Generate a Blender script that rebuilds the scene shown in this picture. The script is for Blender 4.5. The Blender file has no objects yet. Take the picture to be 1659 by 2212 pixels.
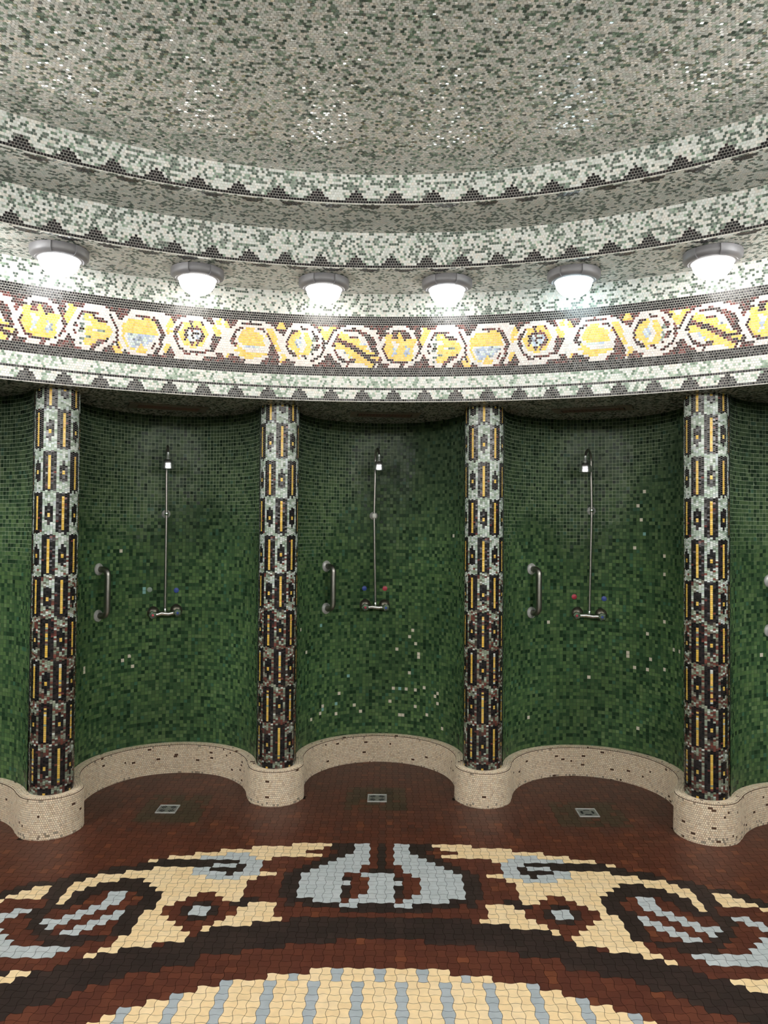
import bpy, bmesh, math
import numpy as np
from mathutils import Matrix, Vector

scene = bpy.context.scene
coll = scene.collection
rng = np.random.default_rng(7)
PI = math.pi

# ------------------------------------------------------------------ camera
YAW, PITCH, ROLL = .03305, .02238, .008
fw = np.array([math.sin(YAW)*math.cos(PITCH), math.cos(YAW)*math.cos(PITCH), math.sin(PITCH)])
r0 = np.array([math.cos(YAW), -math.sin(YAW), 0.0]); u0 = np.cross(r0, fw)
rt = math.cos(ROLL)*r0 + math.sin(ROLL)*u0
up = -math.sin(ROLL)*r0 + math.cos(ROLL)*u0
cam_data = bpy.data.cameras.new('camera')
cam = bpy.data.objects.new('camera', cam_data); coll.objects.link(cam)
cam.matrix_world = Matrix(((rt[0], up[0], -fw[0], 0), (rt[1], up[1], -fw[1], 0), (rt[2], up[2], -fw[2], 1.6), (0, 0, 0, 1)))
cam_data.sensor_fit = 'HORIZONTAL'; cam_data.sensor_width = 36.0
cam_data.lens = 36.0*1661/1659
cam_data.clip_start = .05
scene.camera = cam

# ------------------------------------------------------------------ look, world, light
LAMP_E = 12.0           # radiance of the lamp glass
POINT_W = 22.5           # ring lamps out of view behind the camera, power raised to brighten the room
scene.view_settings.view_transform = 'Standard'
scene.view_settings.look = 'None'
scene.view_settings.gamma = 1.0
scene.view_settings.use_curve_mapping = False
scene.view_settings.exposure = 0.20
world = bpy.data.worlds.new('world'); scene.world = world; world.use_nodes = True
bg = world.node_tree.nodes['Background']; bg.inputs[0].default_value = (.6, .62, .6, 1); bg.inputs[1].default_value = .02
try:
    scene.cycles.max_bounces = 7; scene.cycles.diffuse_bounces = 4; scene.cycles.glossy_bounces = 2
    scene.cycles.sample_clamp_indirect = 4.0
    scene.cycles.use_denoising = True
    scene.cycles.use_adaptive_sampling = True; scene.cycles.adaptive_threshold = .05
except Exception:
    pass

RC = np.array([.008, 1.118])          # centre of the ceiling rings
CC = np.array([.0358, 1.4152])        # centre of the ring of columns
R1, R2, R3 = 2.98623, 2.58408, 2.25494
Z1, Z2, Z3, Z4 = 2.2811, 2.8636, 3.0381, 3.1704
LAMP_R, LAMP_STEP, LAMP_PHASE = 2.775, math.radians(12.92), math.radians(2.45)

def unseen_lamp(a, w):
    d = bpy.data.lights.new('lamp_light', 'POINT'); d.energy = w; d.shadow_soft_size = .085
    d.color = (.97, .985, 1)
    o = bpy.data.objects.new('lamp_light', d); coll.objects.link(o)
    o.location = (RC[0]+LAMP_R*math.sin(a), RC[1]+LAMP_R*math.cos(a), Z2-.105)
for k in range(28):
    a = LAMP_PHASE + (k+.5)*LAMP_STEP
    aa = (a+PI) % (2*PI) - PI
    if not (-2.6 < (aa-LAMP_PHASE)/LAMP_STEP < 2.6):
        unseen_lamp(aa, 7.0 if abs(aa-LAMP_PHASE)/LAMP_STEP < 5.1 else POINT_W)

# ------------------------------------------------------------------ helpers
def lin(c):
    c = np.asarray(c, float)/255.0
    return np.where(c <= .04045, c/12.92, ((c+.055)/1.055)**2.4)

def tag(o, label=None, cat=None, group=None, kind=None):
    if label: o['label'] = label
    if cat: o['category'] = cat
    if group: o['group'] = group
    if kind: o['kind'] = kind
    return o

def node_mat(name, color=(.5, .5, .5), rough=.5, metal=0.0, attr=False, noise=0.0, nscale=60., bump=0.0, spec=.5, emit=None, estr=0, coat=0.0):
    m = bpy.data.materials.new(name); m.use_nodes = True
    nt = m.node_tree; p = nt.nodes['Principled BSDF']
    p.inputs['Roughness'].default_value = rough; p.inputs['Metallic'].default_value = metal
    p.inputs['Specular IOR Level'].default_value = spec
    p.inputs['Coat Weight'].default_value = coat
    p.inputs['Base Color'].default_value = (*color, 1)
    src = None
    if attr:
        a = nt.nodes.new('ShaderNodeAttribute'); a.attribute_name = 'tint'; src = a.outputs['Color']
    if noise or bump:
        tc = nt.nodes.new('ShaderNodeTexCoord'); n = nt.nodes.new('ShaderNodeTexNoise')
        n.inputs['Scale'].default_value = nscale; n.inputs['Detail'].default_value = 4
        nt.links.new(tc.outputs['Object'], n.inputs['Vector'])
        if noise:
            mr = nt.nodes.new('ShaderNodeMapRange')
            mr.inputs['From Min'].default_value = .25; mr.inputs['From Max'].default_value = .75
            mr.inputs['To Min'].default_value = 1-noise; mr.inputs['To Max'].default_value = 1+noise
            nt.links.new(n.outputs['Fac'], mr.inputs['Value'])
            mul = nt.nodes.new('ShaderNodeVectorMath'); mul.operation = 'SCALE'
            if src: nt.links.new(src, mul.inputs[0])
            else: mul.inputs[0].default_value = color
            nt.links.new(mr.outputs['Result'], mul.inputs['Scale'])
            src = mul.outputs['Vector']
        if bump:
            b = nt.nodes.new('ShaderNodeBump'); b.inputs['Strength'].default_value = bump; b.inputs['Distance'].default_value = .002
            nt.links.new(n.outputs['Fac'], b.inputs['Height']); nt.links.new(b.outputs['Normal'], p.inputs['Normal'])
    if src: nt.links.new(src, p.inputs['Base Color'])
    if emit:
        p.inputs['Emission Color'].default_value = (*emit, 1); p.inputs['Emission Strength'].default_value = estr
    return m

M_TILE = node_mat('glazed_mosaic', rough=.24, attr=True, noise=.06, nscale=90, spec=.35)
M_SATIN = node_mat('satin_mosaic', rough=.45, attr=True, noise=.08, nscale=90, spec=.4)
M_GREEN = node_mat('green_glass_mosaic', rough=.24, attr=True, noise=.08, nscale=25, spec=.07)
M_CEIL = node_mat('glossy_ceiling_mosaic', rough=.10, attr=True, noise=.05, nscale=90, spec=.75)
M_GROUT = node_mat('grout', rough=.85, attr=True, noise=.18, nscale=45, spec=.2)
M_FLOOR = node_mat('floor_tile', rough=.42, attr=True, noise=.09, nscale=30, bump=.05, spec=.4)
M_CHROME = node_mat('chrome', (.86, .86, .87), rough=.17, metal=1)
M_HEAD = node_mat('worn_chrome', (.86, .86, .87), rough=.30, metal=1)
M_STEEL = node_mat('brushed_steel', (.34, .32, .30), rough=.36, metal=1, noise=.12, nscale=120)
M_FLANGE = node_mat('flange_metal', (.42, .42, .41), rough=.30, metal=.15, noise=.12, nscale=70)
M_BRONZE = node_mat('dull_escutcheon', (.12, .11, .09), rough=.35, metal=.8)
M_WHITE = node_mat('white_plastic', (.75, .74, .70), rough=.4)
M_HOUSING = node_mat('grey_housing', (.15, .145, .15), rough=.42, noise=.05, nscale=30)
M_RED = node_mat('red_disc', (.42, .03, .06), rough=.4)
M_BLUE = node_mat('blue_disc', (.02, .05, .28), rough=.4)
M_PALE = node_mat('pale_disc', (.22, .28, .24), rough=.4)
M_VENT = node_mat('vent_frame', (.17, .14, .11), rough=.6, noise=.15, nscale=40)
M_VENTRED = node_mat('vent_brick', (.15, .065, .05), rough=.7, noise=.3, nscale=60)
M_DARK = node_mat('dark_hollow', (.01, .01, .01), rough=.8)

def raw_mesh(name, verts, faces_n, faces_idx, cols=None, midx=None, mats=(), smooth=False):
    """verts (N,3); faces_n = loop count per face; faces_idx flat vertex indices."""
    me = bpy.data.meshes.new(name)
    me.vertices.add(len(verts)); me.vertices.foreach_set('co', np.asarray(verts, np.float32).ravel())
    faces_n = np.asarray(faces_n, np.int32); faces_idx = np.asarray(faces_idx, np.int32)
    me.loops.add(len(faces_idx)); me.loops.foreach_set('vertex_index', faces_idx)
    me.polygons.add(len(faces_n))
    st = np.zeros(len(faces_n), np.int32); st[1:] = np.cumsum(faces_n)[:-1]
    me.polygons.foreach_set('loop_start', st)
    try: me.polygons.foreach_set('loop_total', faces_n)
    except Exception: pass
    me.polygons.foreach_set('use_smooth', np.full(len(faces_n), smooth, bool))
    if midx is not None: me.polygons.foreach_set('material_index', np.asarray(midx, np.int32))
    for m in mats: me.materials.append(m)
    me.update(calc_edges=True)
    if cols is not None:
        at = me.color_attributes.new('tint', 'FLOAT_COLOR', 'POINT')
        c4 = np.ones((len(verts), 4), np.float32); c4[:, :3] = cols
        at.data.foreach_set('color', c4.ravel())
    me.validate()
    return me

def mosaic(name, fn, u0, u1, v0, v1, cols, ugr, vgr, grout, mat=None, gap=.0016, lift=.0013, tilt=.00022, keep=None, gkeep=None, kind='structure', link=True):
    """Tiles spanning [u0,u1]x[v0,v1] on the surface fn(u,v) -> (P, N), over a grout sheet on the grid ugr x vgr."""
    u0, u1, v0, v1 = [np.asarray(a, float).ravel() for a in (u0, u1, v0, v1)]
    cols = np.asarray(cols, float).reshape(-1, 3)
    if keep is not None:
        k = np.asarray(keep).ravel(); u0, u1, v0, v1, cols = u0[k], u1[k], v0[k], v1[k], cols[k]
    n = len(u0)
    um, vm = (u0+u1)/2, (v0+v1)/2
    e = 1e-4
    Pm, Nm = fn(um, vm)
    su = np.linalg.norm((fn(um+e, vm)[0]-Pm), axis=1)/e; sv = np.linalg.norm((fn(um, vm+e)[0]-Pm), axis=1)/e
    j = rng.uniform(-.12, .12, (n, 4))*gap
    def ring(g):
        gu, gv = g/2/su, g/2/sv
        U = np.stack([u0+gu, u1-gu, u1-gu, u0+gu], 1); V = np.stack([v0+gv, v0+gv, v1-gv, v1-gv], 1)
        U = U + rng.uniform(-.3, .3, (n, 4))*gap*.5/su[:, None]; V = V + rng.uniform(-.3, .3, (n, 4))*gap*.5/sv[:, None]
        P, N = fn(U.ravel(), V.ravel()); return P.reshape(n, 4, 3), N.reshape(n, 4, 3)
    Pb, Nb = ring(gap*.8); Pt, Nt = ring(gap*1.3)
    tx, ty = rng.normal(0, tilt, n), rng.normal(0, tilt, n)
    h = lift + np.stack([-tx-ty, tx-ty, tx+ty, -tx+ty], 1)
    Pb = Pb - Nb*.0003
    Pt = Pt + Nt*h[..., None]
    verts = np.concatenate([Pb, Pt], 1).reshape(-1, 3)
    c = np.array([[4, 5, 6, 7], [0, 1, 5, 4], [1, 2, 6, 5], [2, 3, 7, 6], [3, 0, 4, 7]])
    # orientation
    d = np.cross(Pt[0, 1]-Pt[0, 0], Pt[0, 2]-Pt[0, 1]) @ Nt[0, 0]
    if d < 0: c = c[:, ::-1]
    idx = (np.arange(n)[:, None, None]*8 + c[None]).reshape(-1)
    vc = np.repeat(cols, 8, axis=0)
    fn_n = np.full(n*5, 4)
    mi = np.zeros(n*5, int)
    # grout sheet
    G, Hh = np.meshgrid(ugr, vgr, indexing='ij')
    gp, gn = fn(G.ravel(), Hh.ravel())
    nu, nv = len(ugr), len(vgr)
    a = (np.arange(nu-1)[:, None]*nv + np.arange(nv-1)[None]).ravel()
    q = np.stack([a, a+nv, a+nv+1, a+1], 1)
    if gkeep is not None:
        q = q[gkeep(gp[q].mean(1))]
    dd = np.cross(gp[q[0, 1]]-gp[q[0, 0]], gp[q[0, 2]]-gp[q[0, 1]]) @ gn[q[0, 0]]
    if dd < 0: q = q[:, ::-1]
    gc = grout(G.ravel(), Hh.ravel()) if callable(grout) else np.tile(np.asarray(grout, float), (len(gp), 1))
    off = len(verts)
    verts = np.concatenate([verts, gp]); vc = np.concatenate([vc, gc])
    idx = np.concatenate([idx, (q+off).ravel()]); fn_n = np.concatenate([fn_n, np.full(len(q), 4)])
    mi = np.concatenate([mi, np.ones(len(q), int)])
    me = raw_mesh(name, verts, fn_n, idx, vc, mi, (mat or M_TILE, M_GROUT))
    if not link: return me
    o = bpy.data.objects.new(name, me); coll.objects.link(o)
    if kind: o['kind'] = kind
    return o

def speckle(nr, nc, p, along=.28, across=.16):
    """boolean field with probability p, lightly clustered along the rows"""
    r = rng.random((nr, nc)); s = r + along*np.roll(r, 1, 1) + across*np.roll(r, 1, 0)
    q = rng.random((nr, nc))*.35; s = s+q
    return s < np.quantile(s, p)

def pick(n, table, var=.1):
    cs = np.array([lin(c) for c, w in table]); w = np.array([w for c, w in table], float); w /= w.sum()
    k = rng.choice(len(cs), n, p=w)
    return cs[k]*rng.uniform(1-var, 1+var*.8, (n, 1))

PALE = [((227, 227, 222), 5), ((216, 218, 212), 4), ((232, 228, 220), 3), ((207, 214, 207), 1.4), ((221, 215, 205), 1)]
DARKG = [((96, 108, 98), 4), ((82, 94, 86), 4), ((120, 134, 122), 3), ((104, 108, 102), 2), ((142, 152, 142), 1.5)]
MIDG = [((128, 148, 130), 3), ((150, 168, 150), 3), ((172, 186, 170), 3), ((104, 124, 106), 2)]
BLACK = [((26, 25, 27), 5), ((38, 35, 37), 3), ((46, 38, 40), 1)]
BROWN = [((50, 29, 29), 4), ((74, 38, 37), 3.4), ((108, 58, 54), 3), ((34, 26, 27), 3.4)]
PINKW = [((228, 216, 210), 5), ((220, 210, 206), 3), ((232, 224, 216), 3), ((206, 206, 204), 1)]
GOLD = [((236, 196, 92), 5), ((240, 204, 110), 3), ((228, 184, 80), 2), ((236, 190, 112), 1)]
BLUEG = [((168, 180, 205), 3), ((150, 158, 172), 2), ((206, 212, 216), 3), ((120, 128, 138), 1.2), ((200, 214, 204), 2)]

def paint(codes):
    """codes: array of single letters -> linear colours"""
    out = np.zeros((codes.size, 3)); f = codes.ravel()
    for k, t in (('L', PALE), ('G', DARKG), ('M', MIDG), ('K', BLACK), ('D', BROWN), ('W', PINKW), ('Y', GOLD), ('B', BLUEG)):
        m = f == k
        if m.any(): out[m] = pick(int(m.sum()), t)
    return out

TP = .0119
def brick(nr, nc, c0, ru, rv, v_start, dv):
    """running-bond cells: returns u0,u1,v0,v1 arrays (nr,nc)"""
    C = np.arange(nc)[None]+c0 + (np.arange(nr)[:, None] % 2)*.5
    u0 = C*ru; u1 = (C+1)*ru
    v0 = v_start + np.arange(nr)[:, None]*dv + 0*C; v1 = v0+dv
    return u0, u1, v0, v1

# ------------------------------------------------------------------ surfaces of the ring ceiling
def face(R):       # vertical face looking at the centre
    def fn(u, v):
        s, c = np.sin(u), np.cos(u)
        return np.stack([RC[0]+R*s, RC[1]+R*c, v], 1), np.stack([-s, -c, 0*u], 1)
    return fn
def flat(z, C=RC):     # underside
    def fn(u, v):
        s, c = np.sin(u), np.cos(u)
        return np.stack([C[0]+v*s, C[1]+v*c, 0*u+z], 1), np.stack([0*u, 0*u, 0*u-1], 1)
    return fn
WHITEG = lin((214, 210, 200)); WARMG = lin((176, 172, 162))
FULL = np.linspace(-PI, PI, 361)

def runs(rows, letters):
    # each row is code, length, code, length ...
    return [''.join(letters[r[k]]*r[k+1] for k in range(0, len(r), 2)) for r in rows]
FR = runs([
 [1,6,0,5,1,1,0,6,1,6,2,2,1,4,0,8,1,16,0,8,1,13,0,6,1,14,0,8,1,10,0,14,1,9,0,7,1,4,0,3,2,1,0,1],
 [2,1,1,4,0,2,1,9,0,4,1,3,2,3,1,3,0,4,1,1,0,5,1,2,2,2,0,3,2,3,1,2,0,5,1,2,0,6,1,9,0,9,1,5,0,1,2,2,1,4,0,10,1,8,0,17,1,4,0,11,1,3,0,1,2,2,0,2],
 [2,2,1,3,0,17,1,1,2,4,1,1,0,6,1,3,0,4,1,2,2,1,0,2,2,2,1,2,0,3,1,8,0,7,1,4,0,3,1,6,0,4,1,3,0,1,2,3,0,15,1,5,0,3,1,6,0,1,1,1,0,6,2,1,1,2,0,5,1,2,2,3,1,1,0,3,1,2,0,1,2,2,0,1],
 [2,2,1,1,0,3,1,2,0,1,2,4,0,1,1,3,0,1,2,3,0,1,1,5,0,2,1,3,2,1,0,5,1,1,0,2,1,1,2,5,1,1,0,3,2,1,0,7,1,4,0,4,1,6,0,1,1,3,2,1,1,4,0,2,1,3,0,1,2,3,0,2,1,7,0,4,1,1,0,2,1,3,0,7,1,1,2,3,1,3,0,4,2,2,1,1,0,2,1,1,2,3,1,1,2,4,1,1,0,4,2,1,0,4],
 [0,5,1,2,0,1,2,5,0,4,1,1,0,1,2,3,0,2,1,3,0,2,1,2,2,3,0,1,2,2,0,2,1,1,0,3,2,4,1,1,0,2,1,1,2,4,0,6,1,4,0,4,1,3,2,3,1,2,2,2,1,4,0,2,1,3,2,3,0,2,1,1,4,1,2,3,1,1,0,6,1,1,0,2,1,2,0,2,2,11,1,2,0,3,2,3,0,2,1,1,0,1,2,3,1,1,2,1,1,1,2,3,0,3,2,2,0,3],
 [0,4,1,1,0,2,2,8,0,3,1,1,2,3,0,3,1,1,0,2,1,1,2,4,0,2,2,2,0,2,1,2,0,2,2,3,1,1,0,2,1,1,2,5,1,4,0,3,1,4,0,2,1,2,0,1,2,3,1,3,2,2,1,4,0,2,1,2,2,3,0,2,1,1,0,1,2,2,0,1,2,1,1,4,0,3,1,1,0,5,2,12,1,2,0,2,2,3,0,1,1,2,0,1,2,2,1,6,2,2,0,3,2,3,0,2],
 [0,4,1,1,0,2,2,10,0,1,2,1,1,1,2,3,0,5,1,1,2,4,3,1,0,1,2,3,0,1,4,1,1,2,0,1,1,1,2,2,1,1,0,2,1,3,2,8,0,3,1,4,0,2,1,1,0,2,2,8,1,1,2,5,1,1,2,3,0,2,1,1,0,1,4,1,2,5,1,4,0,2,1,1,0,3,2,14,1,2,0,2,2,1,0,2,1,2,0,1,2,1,1,2,3,1,1,1,3,3,1,1,2,2,0,3,2,3,0,1],
 [0,3,1,2,0,1,2,11,0,2,1,1,2,3,0,4,1,1,2,3,3,3,0,1,2,3,4,2,1,1,0,2,1,1,0,1,1,1,0,2,1,6,2,6,0,3,1,4,0,4,2,3,0,2,2,9,0,1,1,1,2,2,0,8,2,6,0,3,1,1,0,2,2,14,0,1,1,2,0,1,2,3,1,2,2,3,1,1,3,2,1,3,3,1,1,1,2,2,0,2,1,1,2,2,0,2],
 [0,3,1,2,0,1,2,11,0,3,1,1,2,2,0,4,1,1,2,3,3,3,0,2,2,3,0,4,1,3,0,2,1,1,2,3,1,5,2,3,3,3,0,1,1,4,0,3,1,1,2,3,0,3,2,7,0,1,1,2,2,1,0,2,1,1,0,1,4,2,0,3,2,7,0,2,1,1,0,2,2,14,0,1,1,2,0,1,2,1,0,2,1,1,0,1,2,2,1,2,3,1,1,1,3,3,1,2,2,1,0,2,1,4,0,1],
 [0,2,1,2,0,2,2,11,0,3,1,1,2,2,0,4,1,1,2,3,3,3,0,2,2,2,4,1,0,1,1,2,0,1,1,1,0,3,1,2,2,4,1,5,2,5,0,1,1,3,0,3,1,1,2,4,0,2,2,3,3,1,2,3,0,2,1,2,0,2,1,2,0,1,4,1,0,1,2,10,0,2,1,1,0,1,2,15,0,1,1,2,0,3,1,2,0,1,2,2,1,1,3,2,1,1,3,2,1,2,2,1,0,2,1,4,0,2],
 [0,3,1,3,0,2,2,10,0,2,1,2,0,1,2,1,0,3,1,1,2,4,3,1,0,3,2,2,0,1,4,1,1,2,0,1,1,2,0,4,2,7,1,4,2,3,0,2,1,3,0,2,1,1,2,4,3,2,2,4,3,2,2,1,0,3,1,1,0,5,1,2,2,3,0,2,4,3,2,3,0,1,1,1,0,2,2,1,0,1,3,11,0,2,1,2,0,4,1,2,0,1,2,1,1,1,2,1,3,3,1,3,2,1,0,3,1,3,0,2],
 [0,4,1,1,2,1,0,2,3,7,0,4,1,3,2,2,0,3,1,1,0,1,2,4,0,2,2,3,4,1,1,2,0,2,1,1,0,4,1,1,0,3,3,1,2,4,1,4,2,3,0,1,1,3,0,2,1,1,2,4,3,1,2,4,3,2,2,2,0,2,1,1,0,3,1,1,0,1,4,2,0,1,2,10,0,2,1,1,0,1,2,1,0,1,3,12,0,1,1,2,0,5,1,1,0,2,2,3,1,2,2,1,1,1,2,2,0,3,1,3,0,3],
 [0,6,2,2,0,12,1,3,2,2,0,3,1,2,0,1,2,2,0,2,2,3,4,1,0,4,1,1,0,5,1,1,0,3,3,1,2,5,1,4,2,4,1,2,0,2,1,1,2,3,3,2,2,3,3,3,2,1,0,2,1,2,0,3,1,1,0,3,2,10,0,2,1,1,0,2,2,1,0,1,3,10,0,3,1,1,0,6,1,1,0,2,2,3,1,1,2,1,1,1,2,2,0,3,1,3,0,3],
 [0,4,2,5,0,10,1,4,0,5,1,3,2,6,0,1,1,1,0,3,1,1,0,2,1,2,0,2,1,1,0,4,3,1,2,5,1,8,0,3,1,1,2,2,3,1,2,5,3,1,2,3,0,1,1,1,0,2,1,1,0,6,4,2,2,6,1,1,0,3,1,1,0,2,2,1,0,1,3,8,0,2,1,1,0,1,1,2,0,1,2,2,0,3,1,1,0,4,2,3,0,6,1,2,0,4],
 [0,7,2,12,1,5,0,1,2,2,0,3,1,2,2,1,0,1,1,2,0,5,1,2,0,1,1,4,0,2,1,2,0,3,2,1,3,1,2,5,1,3,2,4,1,1,0,2,1,1,2,11,0,1,1,1,0,2,1,2,0,3,4,2,2,5,1,4,0,2,1,2,2,1,0,2,2,1,0,1,3,4,2,1,3,2,0,2,1,1,0,2,1,1,0,1,2,2,1,1,0,3,1,2,0,9,1,4,0,4],
 [0,1,2,1,1,2,0,2,2,10,0,3,1,5,0,1,2,2,0,5,2,1,0,2,1,1,0,3,1,2,0,3,1,4,0,2,1,3,0,2,1,3,2,5,1,4,2,1,1,2,0,2,1,3,2,8,1,1,0,3,1,4,0,3,2,5,1,3,0,3,1,1,0,1,1,1,2,1,0,2,2,1,0,1,3,2,0,1,2,2,0,3,1,1,0,1,1,2,0,1,2,2,1,2,0,4,1,2,0,1,1,7,0,4,1,3,0,1],
 [0,1,2,1,1,5,0,2,2,4,0,5,1,6,0,1,2,2,1,2,0,9,1,2,0,3,1,7,0,2,1,6,2,7,1,5,0,4,1,8,0,3,1,6,0,2,4,1,0,1,2,3,1,3,0,3,1,2,2,2,1,1,2,1,0,3,2,2,0,1,2,4,0,3,1,2,0,2,2,1,1,3,0,4,1,3,0,2,1,1,0,8,1,3],
 [1,9,0,7,1,8,2,1,1,6,0,10,1,10,0,3,1,1,0,7,2,4,1,1,0,1,1,5,0,5,1,2,0,4,1,7,0,6,1,2,0,3,1,4,2,3,0,1,1,1,0,4,2,4,0,3,1,2,0,2,1,5,0,12,1,9],
 [0,39,1,13,0,12,2,2,0,3,1,4,0,9,1,12,0,8,1,5,2,3,1,3,0,7,1,11,0,21]], 'WDYBG')
def diamonds(codes, rows_w, period, phase, k='K'):
    nr, nc = codes.shape
    for r, w in rows_w:
        for c in range(nc):
            x = (c + .5*(r % 2) - phase) % period
            if min(x, period-x) <= w/2: codes[r, c] = k

def build_frieze():
    RP = (Z2-Z1-.006)/48.; nr = 48
    half = 270; c0 = -half; nc = 2*half
    codes = np.full((nr, nc), 'L', dtype='<U1')
    codes[:10][speckle(10, nc, .30)] = 'G'
    codes[:10][(rng.random((10, nc)) < .12) & (codes[:10] == 'L')] = 'M'
    codes[10:14] = 'K'
    for r in range(19):
        for c in range(nc):
            codes[14+r, c] = FR[r][(c + c0 + 61) % 152]
    m = (codes[32] == 'W') & (codes[31] == 'D'); codes[32][m] = 'D'
    codes[33:37] = 'K'
    codes[37:48][speckle(11, nc, .34)] = 'M'
    codes[42] = 'K'; codes[47] = 'K'
    diamonds(codes, [(46, 6.6), (45, 6), (44, 4.4), (43, 2.4)], 14.0, 4)
    fr = codes == 'L'
    # codes run from the top down: row r occupies z = Z2-.003-(r+1)RP .. 
    ru = TP/R1
    C = np.arange(nc)[None]+c0 + (np.arange(nr)[:, None] % 2)*.5
    u0, u1 = C*ru, (C+1)*ru
    v1 = Z2-.003 - np.arange(nr)[:, None]*RP + 0*C; v0 = v1-RP
    cols = paint(codes)
    o = mosaic('trim_1', face(R1), u0, u1, v0, v1, cols, FULL, np.array([Z1, (Z1+Z2)/2, Z2]), lin((222, 217, 208)), gap=.0015)
build_frieze()

def build_band(name, R, za, zb, nr, half, period, phase, ws, p):
    nc = 2*half; codes = np.full((nr, nc), 'L', dtype='<U1')
    codes[speckle(nr, nc, p)] = 'G'
    codes[(rng.random((nr, nc)) < .14) & (codes == 'L')] = 'M'
    codes[0] = 'K'
    for r, w in ws:
        for c in range(nc):
            x = (c + .5*(r % 2) - phase) % period
            if min(x, period-x) <= w/2: codes[r, c] = 'K'
    ru = .0122/R; dv = (zb-za-.004)/nr
    u0, u1, v0, v1 = brick(nr, nc, -half, ru, 1, za+.002, dv)
    mosaic(name, face(R), u0, u1, v0, v1, paint(codes), FULL, np.array([za, zb]), lin((210, 205, 196)), gap=.0014)
build_band('trim_3', R2, Z2, Z3, 14, 230, 14.0, 3, [(1, 7), (2, 5.4), (3, 3.6), (4, 1.6)], .36)
build_band('trim_5', R3, Z3, Z4, 11, 205, 14.0, 6, [(1, 7), (2, 5.4), (3, 3.6), (4, 1.6)], .36)

def build_soffit(name, z, ra, rb, half, p, period=14.0, phase=3, dark=True):
    dv = .0122; nr = int(round((rb-ra)/dv)); dv = (rb-ra)/nr
    nc = 2*half; codes = np.full((nr, nc), 'L', dtype='<U1')
    codes[speckle(nr, nc, p)] = 'G'
    if dark:
        for r, w in ((0, 99), (1, 8), (2, 6), (3, 3)):
            for c in range(nc):
                x = (c + .5*(r % 2) - phase) % period
                if min(x, period-x) <= w/2 and r: codes[r, c] = 'K'
    ru = .0122/ra
    u0, u1, v0, v1 = brick(nr, nc, -half, ru, 1, ra, dv)
    mosaic(name, flat(z), u0, u1, v0, v1, paint(codes), FULL, np.linspace(ra, rb, 3), lin((206, 201, 190)), gap=.0014)
build_soffit('trim_2', Z2, R2, R1, 225, .27)
build_soffit('trim_4', Z3, R3, R2, 200, .33, phase=6)

def build_ceiling():
    dv = .0124; x0, x1, y0, y1 = -2.1, 2.1, 1.75, RC[1]+R3+.02
    nr = int((y1-y0)/dv); nc = int((x1-x0)/dv)
    C = np.arange(nc)[None]*dv + x0 + (np.arange(nr)[:, None] % 2)*dv*.5
    u0, u1 = C, C+dv; v0 = y0 + np.arange(nr)[:, None]*dv + 0*C; v1 = v0+dv
    codes = np.full((nr, nc), 'L', dtype='<U1'); codes[speckle(nr, nc, .27, .38, .2)] = 'G'
    codes[(rng.random((nr, nc)) < .12) & (codes == 'L')] = 'M'; codes[(rng.random((nr, nc)) < .35) & (codes == 'G')] = 'M'
    keep = np.hypot((u0+u1)/2-RC[0], (v0+v1)/2-RC[1]) < R3-.004
    def fn(u, v):
        r2 = ((u-RC[0])**2+(v-RC[1])**2)/R3**2
        return np.stack([u, v, Z4+.012*(1-r2)], 1), np.stack([0*u, 0*u, 0*u-1], 1)
    gx = np.linspace(RC[0]-R3-.1, RC[0]+R3+.1, 90); gy = np.linspace(RC[1]-R3-.1, RC[1]+R3+.1, 90)
    mosaic('ceiling', fn, u0, u1, v0, v1, paint(codes)*np.array([1.15, 1.12, 1.12]), gx, gy, lin((214, 214, 208)), keep=keep, gap=.0014, tilt=.00042, mat=M_CEIL)
build_ceiling()

# ------------------------------------------------------------------ alcoves, columns and kerb in plan
STEP = .3927; PH0 = .03194
RCOL, RBUL, RALC, RKER = .104, .1515, .485, .438
def col_pos(i):
    p = PH0 + (i-1.5)*STEP
    return CC + 2.9347*np.array([math.sin(p), math.cos(p)])
def alc_pos(i):
    p = PH0 + (i-1)*STEP
    return CC + 3.039*np.array([math.sin(p), math.cos(p)]), p
def floor_z(y): return .0269*y
KTOP = .298

def build_underside():
    ra, rb = 2.4, 3.62; dv = .0122
    nr = int((rb-ra)/dv); half = 270; nc = 2*half
    ru = .0122/3.1
    u0, u1, v0, v1 = brick(nr, nc, -half, ru, 1, ra, dv)
    um, vm = (u0+u1)/2+PH0, (v0+v1)/2
    X = CC[0]+vm*np.sin(um); Y = CC[1]+vm*np.cos(um)
    keep = (np.hypot(X-RC[0], Y-RC[1]) > R1+.004)
    ins = (vm < 2.935)
    for i in range(-1, 4):
        A, p = alc_pos(i); ins |= np.hypot(X-A[0], Y-A[1]) < RALC+.01
    codes = np.full((nr, nc), 'L', dtype='<U1'); codes[speckle(nr, nc, .42)] = 'G'
    def gk(c): return (np.hypot(c[:, 0]-RC[0], c[:, 1]-RC[1]) > R1-.01)
    # close-fitting grout sheet from the frieze edge outwards (polar about the ring centre)
    def fn(u, v):
        s, c = np.sin(u+PH0), np.cos(u+PH0)
        return np.stack([CC[0]+v*s, CC[1]+v*c, 0*u+Z1+.0006], 1), np.stack([0*u, 0*u, 0*u-1], 1)
    cols = paint(codes)*.62  # tile colours darkened to carry the shade under the frieze
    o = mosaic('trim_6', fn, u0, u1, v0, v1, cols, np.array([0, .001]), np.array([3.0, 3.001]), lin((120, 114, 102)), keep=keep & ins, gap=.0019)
    g, h = np.meshgrid(FULL, np.array([R1, 3.1, 3.4, 3.95]), indexing='ij')
    return o
build_underside()
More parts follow.
